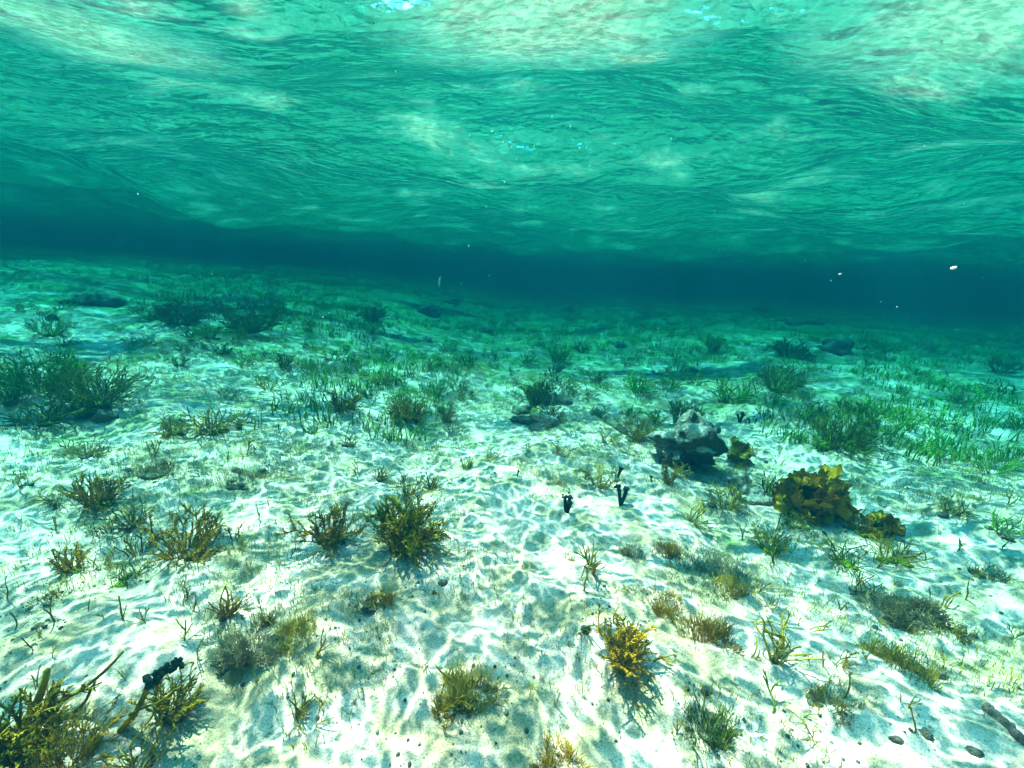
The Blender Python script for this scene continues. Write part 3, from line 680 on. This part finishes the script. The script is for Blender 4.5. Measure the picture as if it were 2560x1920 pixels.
# long thin blades leaning right, lower left
for k, (x, y, x2, y2, lb) in enumerate([(78,1789,307,1629,"long thin blade, the longer one lying across white sand at lower left"), (140,1800,228,1716,"shorter thin blade below the long one at lower left"),
    (10,1850,118,1675,"broad brown blade leaning in from the left edge")]):
    p = ground(x, y); B = MB(); rng = random.Random(k + 5)
    d = ray(x2, y2); D2 = depth(p) * 1.0; tgt = d * (D2 / d.dot(fwd)); mid = (p + tgt) * .5 + Vector((.02, 0, -.03))
    pts = [(p * (1 - s) ** 2 + mid * 2 * s * (1 - s) + tgt * s * s) for s in [i / 9 for i in range(10)]]
    B.tube(pts, [(.005 if k < 2 else .011) * (1 - .5 * i / 9) for i in range(10)], 6)
    o = obj("long_seaweed", B.mesh("long_seaweed", M['olive'])); tag(o, lb, "seaweed")
# stalk with a black knobbly head, lower left
p = ground(303, 1832); t = empty("knobbly_seaweed", p, "tall stalk with a blackish knobbly head leaning right at lower left", "seaweed"); rng = random.Random(9)
d = ray(373, 1703); tp = d * (depth(p) * .97 / d.dot(fwd)) - p; d = ray(455, 1652); tt = d * (depth(p) * .95 / d.dot(fwd)) - p
B = MB(); B.tube([tp * s + Vector((0, 0, -.015 * math.sin(s * 3))) for s in [i / 7 for i in range(8)]], [.0075 - .003 * i / 7 for i in range(8)], 7); obj("stalk", B.mesh("stalk", M['olive']), t)
B = MB()
for i in range(30):
    c = tp.lerp(tt, i / 29) + Vector((rng.gauss(0, .005), rng.gauss(0, .006), rng.gauss(0, .006))); B.lump(c, .0072 - .0028 * i / 29, rng, 1, 1, .4)
h = obj("head", B.mesh("head", M['black']), t); tag(h, "blackish knobbly head")
o = obj("frond", frond_mesh('fork', 'olive', 2), t, tuple(tp * .35)); o.scale = (.12,) * 3; o.rotation_euler = (0, .6, 0)
# little dark sprouts with knobbly heads
for (x, y, h_, lb, n) in [(1417,1283,56,"thick dark sprout with a ragged flat top on bright sand",3), (1551,1262,60,"dark forked sprout with two knobbly heads on bright sand",2),
    (1544,1196,34,"small dark sprout behind the forked sprout, in the tan seaweed",2), (1629,1206,26,"tiny black sprout left of the golden tuft at the boulder",1),
    (1293,1192,24,"tiny dark sprout alone on sand at centre",1), (1462,1200,24,"tiny black sprout at the left end of the sparse tan seaweed",1), (1649,1160,34,"black stub at the left corner of the pale boulder",2),
    (1848,1056,32,"broad dark sprout behind the boulder, leftmost of four",3), (1874,1060,22,"small dark sprout second from left behind the boulder",1), (1886,1060,20,"smallest dark sprout close beside the second one behind the boulder",1), (1930,1054,24,"round topped dark sprout at the right end of the four behind the boulder",2)]:
    p = ground(x, y); H = height_for(p, h_ * .85); rng = random.Random(x); t = empty("dark_sprout", p, lb, "sprout", None)
    for k in range(n):
        B = MB(); a_ = (k - (n - 1) / 2) * .22 + rng.gauss(0, .08); pts = stem_path(rng, Vector((0, 0, -.01)), Vector((a_, 0, 1)), H * rng.uniform(.8, 1), 6, .12)
        B.tube(pts, [H * .07, H * .075, H * .08, H * .085, H * .09, H * .07], 6); s_ = obj("stalk", B.mesh("stalk", M['black']), t)
        B = MB()
        for _ in range(6): B.lump(pts[-1] + Vector((rng.gauss(0, H * .06), rng.gauss(0, H * .05), rng.gauss(0, H * .05))), H * rng.uniform(.05, .1), rng, 1, 0, .4)
        obj("head", B.mesh("head", M['black']), t)

# ------------------------------------------------------------------ mats of short algae
for a in [
 (1154,1740,150,95,'tan',420,"olive tan turf patch at bottom centre over dark debris",'drock',2), (1110,1785,80,50,'olive',160,"small dark turf patch just below the bottom centre turf",'drock',0),
 (1774,1590,125,85,'gold',380,"golden turf clump with thick foot at lower right",'drock',0), (1660,1530,125,45,'gold',360,"golden turf streak uphill of the golden clump",'drock',0),
 (1782,1835,140,55,'dark',300,"dark turf patch at the bottom right of centre",'drock',2), (1672,1385,66,42,'gold',260,"small golden fuzzy tuft on bright sand right of centre",'drock',2),
 (1571,1388,95,34,'fuzz',240,"pale yellowish turf beside the golden fuzzy tuft",None,0), (1780,1440,230,60,'fuzz',520,"wide greyish tan turf in the right foreground",'drock',0),
 (1828,1480,90,50,'tan',200,"tan turf at the right end of the wide greyish turf",'drock',2), (1390,1918,150,60,'gold',300,"golden turf cut by the bottom edge right of centre",'drock',0),
 (739,1590,130,60,'tan',320,"tan turf with dark pebbles, left of the arched twig",'drock',1), (657,1560,80,45,'olive',150,"olive turf around the single dark finger",'drock',0),
 (389,1175,140,38,'fuzz',300,"pale fuzzy mat below the upright fingers at left",'drock',0), (622,1195,185,40,'fuzz',380,"long pale fuzzy mat on the slope left of centre",'drock',1),
 (929,1510,100,30,'olive',200,"low dark rubble mat left of centre foreground",'drock',0), (970,1508,60,50,'gold',90,"thin golden blades at the right of the low dark rubble mat",None,2),
 (2256,1665,190,60,'tan',380,"tan turf bank at lower right",'drock',3), (2380,1580,120,40,'olive',200,"dark turf and rubble bank near the right edge",'drock',0),
 (1720,1300,60,26,'fuzz',90,"thin pale turf under the long armed forked seaweed",None,0), (1300,1165,90,22,'fuzz',140,"faint thin turf on sand right of the tangled tan fronds",None,0),
 (1395,1212,70,24,'fuzz',120,"faint turf of fine hairs above the two dark sprouts",None,0), (1420,1400,60,26,'tan',80,"sparse golden hairs on sand by the rubble tuft",None,1),
 (2460,1440,110,40,'olive',130,"blurred olive turf at the right edge",'drock',0), (120,1500,120,34,'olive',120,"blurred olive turf at the left edge",'drock',0),
 (2080,1760,160,44,'tan',220,"dark speckled turf among debris at lower right",'drock',1)]:
    turf(*a[:6], a[6], a[7], stalks=a[8])
for a in [(606,1655,140,62,'fuzz',700,"pale fuzzy round cushion in the lower left foreground"), (2225,1550,100,60,'fuzz',500,"greyish fuzzy cushion at right, darker of the two"), (2298,1545,95,66,'fuzz',500,"pale green fuzzy cushion right of the darker one")]:
    turf(*a, None, cat="algae cushion", name="fuzzy_cushion", dome=True)

# ------------------------------------------------------------------ stones, log, driftwood, debris
for a in [
 (1358,1072,68,40,'rock',"pale rounded rubble rock at the foot of the central dark bush"), (1312,1060,60,20,'drock',"flat dark holed rock left of the pale rubble rock"),
 (1302,1032,50,22,'drock',"small dark rock left under the central dark bush"), (1392,1010,60,34,'drock',"dark lumpy rock right behind the central dark bush"),
 (1882,1252,85,30,'rock',"flat pale rock half buried between boulder and ruffled seaweed"), (1905,1258,50,22,'rock',"small pale rock touching the flat pale rock"),
 (1845,1215,40,22,'drock',"small dark stone right under the boulder"), (1868,1208,22,18,'peb',"little black stone beside the small dark stone"),
 (2093,885,76,42,'drock',"dark jagged rock in the right haze"), (218,762,125,36,'drock',"dark boulder far off on the left slope"),
 (1074,790,48,32,'drock',"dark wedge shaped rock far off near the middle"), (1420,780,32,20,'drock',"small dark rock far off right of centre"),
 (1128,760,40,18,'drock',"faint dark rock behind the wedge shaped rock"), (2338,812,54,28,'drock',"faint dark rock in the far right haze"),
 (2040,812,50,14,'drock',"flat faint rock, right one of the far pair"), (1990,812,45,12,'drock',"flat faint rock, left one of the far pair"), (1906,780,36,20,'drock',"faint rock lump in the haze far right of centre"),
 (1218,832,34,16,'drock',"small dark rock among the far seaweeds at centre"), (255,1054,46,30,'drock',"dark lump on sand right of the matted bush at left"),
 (124,800,22,18,'peb',"small black stone on the far left slope"), (2151,1108,72,50,'drock',"dark rounded boulder inside the long dark bush mass"),
 (610,790,105,14,'drock',"long flat dark slab on the left slope"), (1547,870,30,16,'drock',"small dark rock among green seaweeds right of centre")]:
    rock(a[0], a[1], a[2], a[3], a[4], a[5], rough=.34)
o = rock(1342, 1042, 34, 26, 'sponge', "yellowish round sponge under the central dark bush", name="sponge", cat="sponge")
for a in [(1464,1588,30,26,'peb',"dark oval pebble beside the slender two pronged stalk"), (1766,1738,32,24,'peb',"round black pebble on grey sand at lower right"),
 (2318,1845,40,24,'peb',"black pebble near the bottom right corner"), (1157,1204,18,14,'rock',"small pale pebble on bright sand behind the dense bush"),
 (1316,1834,18,14,'peb',"small black pebble at the bottom centre"), (1049,1102,12,14,'peb',"tiny black pebble on sand left of centre"),
 (1822,1330,12,10,'peb',"tiny black pebble left of the yellow green tuft"), (1917,1158,14,14,'peb',"round dark pebble right of the boulder"),
 (1104,1462,28,16,'drock',"tiny cluster like rough stone at centre foreground"), (1085,1485,16,10,'peb',"flat dark stone under the rough stone at centre"),
 (2190,1575,22,12,'peb',"dark pebble above the tan turf bank"), (2030,1305,14,10,'rock',"pale pebble by the yellow green tuft"), (90,1575,34,14,'peb',"dark flat stone at the left edge"),
 (540,1668,46,22,'drock',"dark crumb of rock at the left side of the fuzzy cushion"), (2440,1890,40,20,'peb',"dark flat pebble in the bottom right corner"), (2245,1860,34,16,'peb',"dark pebble left of the black corner pebble")]:
    rock(a[0], a[1], a[2] * .8, a[3] * .75, *a[4:], name="pebble", cat="pebble", rough=.4, sub=1, sink=.5)
def log(name, x0, y0, x1, y1, r0, r1, mat, label, cat, lift=.5, seed=1):
    a_, b_ = ground(x0, y0), ground(x1, y1); rng = random.Random(seed); B = MB(); n = 14
    pts, rad = [], []
    for i in range(n):
        s = i / (n - 1); q = a_.lerp(b_, s); q.z = a_.z * (1 - s) + b_.z * s + lift * r0 + rng.gauss(0, r0 * .12); q.x += rng.gauss(0, r0 * .15); pts.append(q - a_)
        rad.append((r0 * (1 - s) + r1 * s) * rng.uniform(.82, 1.15))
    B.tube(pts, rad, 10); o = obj(name, B.mesh(name, M[mat]), None, a_); return tag(o, label, cat)
log("fallen_log", 1490, 1035, 1565, 1088, .030, .022, 'drock', "dark overgrown log lying on sand left of the boulder", "log", .6, 4)
log("driftwood_stick", 2462, 1775, 2562, 1868, .012, .009, 'wood', "purplish brown driftwood stick in the bottom right corner", "driftwood", .8, 6)
log("driftwood_stick", 540, 1690, 620, 1672, .007, .005, 'drock', "dark twig lying in front of the fuzzy cushion", "twig", .8, 8)

# ------------------------------------------------------------------ small things afloat
def at(px, py, dist): d = ray(px, py); return d * dist
for (x, y, dist, r, lb) in [(2100,685,1.1,.0030,"bright small white speck afloat at right"), (2384,670,.9,.0042,"larger pale green oval speck afloat near the right edge")]:
    o = obj("floating_speck", rock_mesh("floating_speck", 'fleck', random.Random(int(x)), r, r * .8, r * .55, .1, 1), None, at(x, y, dist)); tag(o, lb, "speck")
    o.rotation_euler = (0, -.35, 0)
rng = random.Random(2)
for (x, y) in [(1175,340),(1257,357),(1279,368),(1335,365),(1291,399),(1391,363),(1426,317),(1449,370),(1466,370),(1678,347),(1172,615),(1261,456),(1380,290),(1230,330)]:
    o = obj("air_bubble", rock_mesh("air_bubble", 'fleck', rng, .0012, .0012, .0026, .05, 1), None, at(x, y, rng.uniform(1.0, 1.3)))
    tag(o, "tiny bright air bubble hanging under the rippled sea surface", "bubble", "air bubbles under the sea surface")
p = at(1097, 706, 4.5); B = MB(); pts = stem_path(random.Random(4), Vector((0, 0, -.045)), Vector((.05, 0, 1)), .10, 6, .15); B.tube(pts, [.006, .011, .013, .012, .009, .004], 6)
tag(obj("floating_strand", B.mesh("floating_strand", M['fleck']), None, p), "thin pale strand drifting upright in the haze left of centre", "debris")

# ------------------------------------------------------------------ many small tufts on the far flat (individuals) and the meadow beyond
TU = []
for i in range(12):
    B = MB(); rng = random.Random(400 + i)
    for _ in range(rng.randint(14, 24)):
        a_ = rng.uniform(0, 6.28); r_ = math.sqrt(rng.random()) * .42
        smooth(B, rng, Vector((math.cos(a_) * r_, math.sin(a_) * r_, -.03)), Vector((math.cos(a_) * .35, math.sin(a_) * .35, 1)), rng.uniform(.4, 1.0), .021, rng.choice([0, 1, 1]), 4, .75)
    TU.append((B.mesh("small_seaweed", M[('green', 'lime2', 'dark')[i % 3]]), i))
rng = random.Random(77); cnt = 0; tries = 0
SEEN = {}
MARKS = [(218, 760, "far left boulder"), (451, 805, "long dark left thicket"), (610, 790, "flat dark slab"), (449, 915, "round green left tuft"), (708, 912, "round dark left tuft"),
 (240, 960, "big left thicket"), (930, 800, "far ball shaped bush"), (1074, 788, "far wedge shaped rock"), (949, 950, "star shaped tuft"), (953, 890, "pale loose green sprawl"), (1167, 915, "dark sand rise tuft"),
 (1393, 900, "bushy green clump"), (1218, 832, "small far centre rock"), (1420, 778, "dark far centre rock"), (1490, 950, "shaded hollow clump"), (1590, 970, "rounded curly bush"), (1547, 868, "rock among green weeds"),
 (1780, 870, "upright green tuft"), (1972, 885, "dark far right bush"), (2093, 880, "jagged far right rock"), (2338, 810, "faint far right rock"), (2497, 925, "dark right edge bush"),
 (1945, 970, "wide dark right bush"), (2250, 1050, "green right clump"), (2160, 1050, "tall green wisps"), (2400, 1005, "hazy right slope clump"), (2330, 1130, "low green sprawl"), (124, 830, "far left green bush")]
zones = [  # y range, x range, count, height, label, group
 ((770, 940), (40, 900), 76, (.08, .17), "small green seaweed tuft on the hazy left flat beyond the thickets", "small tufts on the hazy left flat"),
 ((800, 1000), (900, 1720), 130, (.08, .16), "small green seaweed tuft on the hazy central flat", "small tufts on the hazy central flat"),
 ((850, 1090), (1720, 2540), 88, (.08, .17), "small green seaweed tuft on the hazy right flat", "small tufts on the hazy right flat")]
for (ya, yb), (xa, xb), num, (ha, hb), lb, gp in zones:
    k = 0
    while k < num:
        px, py = rng.uniform(xa, xb), ya + (yb - ya) * rng.random() ** 1.3
        g_ = ground(px, py)
        if float(vn(g_.x / 1.1, g_.y / 1.1, 31)) < -.12 and rng.random() < .8: continue
        o = obj("small_seaweed", TU[rng.randrange(12)][0], None, g_); s_ = rng.uniform(ha, hb)
        o.scale = (s_ * rng.uniform(.8, 1.5), s_ * rng.uniform(.8, 1.5), s_); o.rotation_euler.z = rng.uniform(0, 6.28); k += 1
        mk = min(MARKS, key=lambda m_: abs(m_[0] - px) + 2.5 * abs(m_[1] - py)); dx_, dy_ = px - mk[0], py - mk[1]
        near = "just" if abs(dx_) + 2.5 * abs(dy_) < 130 else "further"
        rel = ("in front of" if dy_ > 0 else "behind") if 2.5 * abs(dy_) > abs(dx_) else ("right of" if dx_ > 0 else "left of")
        if rel in ("in front of", "behind") and abs(dx_) > 25: rel += " and " + ("right of" if dx_ > 0 else "left of")
        hue = "dark green" if o.data.materials[0] == M['dark'] else "green"; ht = "tall" if s_ > (ha + hb) / 2 else "low"
        lb_ = f"{ht} {hue} tuft {near} {rel} the {mk[2]}"
        if lb_ in SEEN:
            sh = ("very sparse", "broad", "narrow", "small", "ragged")[min(SEEN[lb_] - 1, 4)]
            if sh == "broad": o.scale.x *= 1.4; o.scale.y *= 1.3
            if sh == "narrow": o.scale.x *= .6; o.scale.y *= .6
            if sh in ("small", "very sparse"): o.scale = o.scale * .7
        SEEN[lb_] = SEEN.get(lb_, 0) + 1
        if SEEN[lb_] > 1: lb_ = sh.replace("very sparse", "lesser") + " " + lb_
        tag(o, lb_[:200], "seaweed", gp)
MARKS2 = [(828, 1330, "golden seaweed left of centre"), (1015, 1340, "dense dark olive bush"), (470, 1360, "big spreading golden bush"), (241, 1240, "bright golden left bush"), (570, 1520, "golden finger cluster"), (739, 1580, "tan turf with pebbles"),
 (606, 1640, "round fuzzy cushion"), (795, 1620, "arched forked twig"), (1553, 1640, "rust golden bush"), (1774, 1570, "golden turf clump"), (1154, 1730, "bottom centre turf"), (1417, 1270, "thick dark sprout"), (1719, 1290, "long armed forked seaweed"),
 (1920, 1360, "yellow green tuft"), (2115, 1400, "low dark right mound"), (2022, 1550, "bare Y shaped branch"), (2256, 1650, "tan turf bank"), (179, 1410, "tall golden spire"), (1482, 1410, "tuft on grey rubble"), (1019, 1045, "wide golden mid bush"),
 (1165, 1160, "row of thin fingers"), (622, 1185, "long pale fuzzy mat"), (1660, 1520, "golden turf streak"), (2225, 1540, "greyish fuzzy cushion"), (929, 1500, "low rubble mat"), (1405, 1130, "golden fan shaped tuft")]
rng = random.Random(31); k = 0; seen = set()
while k < 150:
    px, py = rng.uniform(20, 2540), rng.uniform(1110, 1880)
    if 820 < px < 1420 and rng.random() < .8: continue
    g_ = ground(px, py); mk = min(MARKS2, key=lambda m_: abs(m_[0] - px) + 1.5 * abs(m_[1] - py)); dx_, dy_ = px - mk[0], py - mk[1]
    if abs(dx_) + 1.5 * abs(dy_) < 55: continue
    rel = ("in front of" if dy_ > 0 else "behind") if 1.5 * abs(dy_) > abs(dx_) else ("right of" if dx_ > 0 else "left of")
    dist = "close" if abs(dx_) + 1.5 * abs(dy_) < 130 else "well"
    mt = rng.choice(['olive', 'gold', 'tan', 'tan', 'dark']); kd = rng.choice(['smooth', 'smooth', 'fork', 'worm']); h_ = rng.uniform(34, 80) * (.6 + .5 * (py - 1100) / 700); tall = "tall" if h_ > 52 else "short"
    lb = f"{tall} thin {dict(olive='olive', gold='golden', tan='tan', dark='dark')[mt]} {'forked ' if kd == 'fork' else ''}stalk {dist} {rel} the {mk[2]}"
    if lb in seen: continue
    seen.add(lb); plant("seaweed_stalk", px, py, h_ * .7, h_, mt, kd, rng.choice([1, 1, 2, 3]), 30, lb, "seaweed", (rng.gauss(.15, .3), 0), None, None, "thin stalks scattered over the near sand"); k += 1
def scatter_mesh(name, mat, items, label, cat):
    """items: list of (x, y, kind-size) merged in one mesh that nobody could count"""
    V, F, b = [], [], 0
    for vs, fs in items: V.append(vs); F.append(fs + b); b += len(vs)
    o = obj(name, mesh_np(name, np.concatenate(V), np.concatenate(F), M[mat])); return tag(o, label, cat, kind="stuff")
R = np.random.RandomState(3)
def blade_np(x, y, z, h, r, n=4):
    a_ = R.rand() * 6.28; lean = R.randn(2) * .45 * h; c, s = math.cos(a_) * r, math.sin(a_) * r; m = lean * .35
    q = [(x - c, y - s, z - .01), (x + c, y + s, z - .01), (x - s * .9, y + c * .9, z - .01),
         (x + m[0] - c * .8, y + m[1] - s * .8, z + h * .5), (x + m[0] + c * .8, y + m[1] + s * .8, z + h * .5), (x + m[0] - s * .7, y + m[1] + c * .7, z + h * .5),
         (x + lean[0], y + lean[1], z + h)]
    f = [(0, 1, 4), (0, 4, 3), (1, 2, 5), (1, 5, 4), (2, 0, 3), (2, 3, 5), (3, 4, 6), (4, 5, 6), (5, 3, 6)]
    return np.array(q, np.float32), np.array(f, np.int32)
items = []
NB = 12000
cx = R.uniform(-22, 22, NB * 4); cy = 2.3 + 23 * R.rand(NB * 4) ** 1.3; msk = (np.abs(cx) < cy * 1.5 + 1) & (vn(cx / 1.6, cy / 1.6, 31) > .13 - .045 * (cy - 2.4))
cx, cy = cx[msk][:NB * 2], cy[msk][:NB * 2]; cz = bed(cx, cy)
for x_, y_, z_ in zip(cx, cy, cz):
    w__ = R.uniform(.02, .07)
    for _ in range(7):
        dx, dy = R.randn(2) * w__; items.append(blade_np(x_ + dx, y_ + dy, z_, R.uniform(.03, .12), .0045))
scatter_mesh("seaweed_meadow", 'green', items, "hazy green seaweed meadow covering the far sea floor", "seaweed")
# thin fuzz of short hairs over the near sand
n_ = 110000; fx = R.uniform(-3.2, 3.2, n_); fy = R.uniform(.35, 4.6, n_)
dn = vn(fx / .32, fy / .28, 33) + .6 * vn(fx / .11, fy / .1, 34); keep = dn > .05; fx, fy = fx[keep][:46000], fy[keep][:46000]; fz = bed(fx, fy)
items = [blade_np(x_, y_, z_, R.uniform(.008, .036), .0012) for x_, y_, z_ in zip(fx, fy, fz)]
scatter_mesh("fine_algae", 'tan', items, "thin fuzz of short algae hairs on the near sand", "algae")
# crumbs of shell and dark debris
n_ = 50000; fx = R.uniform(-3, 3, n_); fy = R.uniform(.35, 4.5, n_); dn = vn(fx / .4, fy / .35, 36) + .4 * vn(fx / .1, fy / .1, 37); keep = dn > .08; fx, fy = fx[keep][:9200], fy[keep][:9200]; fz = bed(fx, fy)
V0 = np.array(ICO[0][0], np.float32); F0 = np.array(ICO[0][1], np.int32)
for mt, nm, sl, lb in (('peb', "dark_debris", slice(0, 6800), "dark crumbs of debris strewn over the near sand"), ('rock', "shell_grit", slice(6800, 9200), "pale shell grit and small lumps on the near sand")):
    items = []
    for x_, y_, z_ in zip(fx[sl], fy[sl], fz[sl]):
        s_ = .0016 + .0040 * R.rand() ** 4; v = V0 * (1 + R.randn(len(V0), 1) * .18) * s_ * np.array([1, 1, .7]); items.append(((v + [x_, y_, z_ + s_ * .3]).astype(np.float32), F0))
    scatter_mesh(nm, mt, items, lb, "debris")

items = []
for _ in range(420):
    d_ = ray(R.uniform(-200, 2760), R.uniform(150, 1500)) * R.uniform(.45, 2.6); s_ = .0003 + .0007 * R.rand() ** 3
    if d_.z < bed1(d_.x, d_.y) + .03 or d_.z > .45: continue
    items.append(((V0 * np.array([1, .7, .8]) * s_ + np.array(d_)).astype(np.float32), F0))
scatter_mesh("drifting_particles", 'fleck', items, "tiny pale particles drifting in the water", "particles")
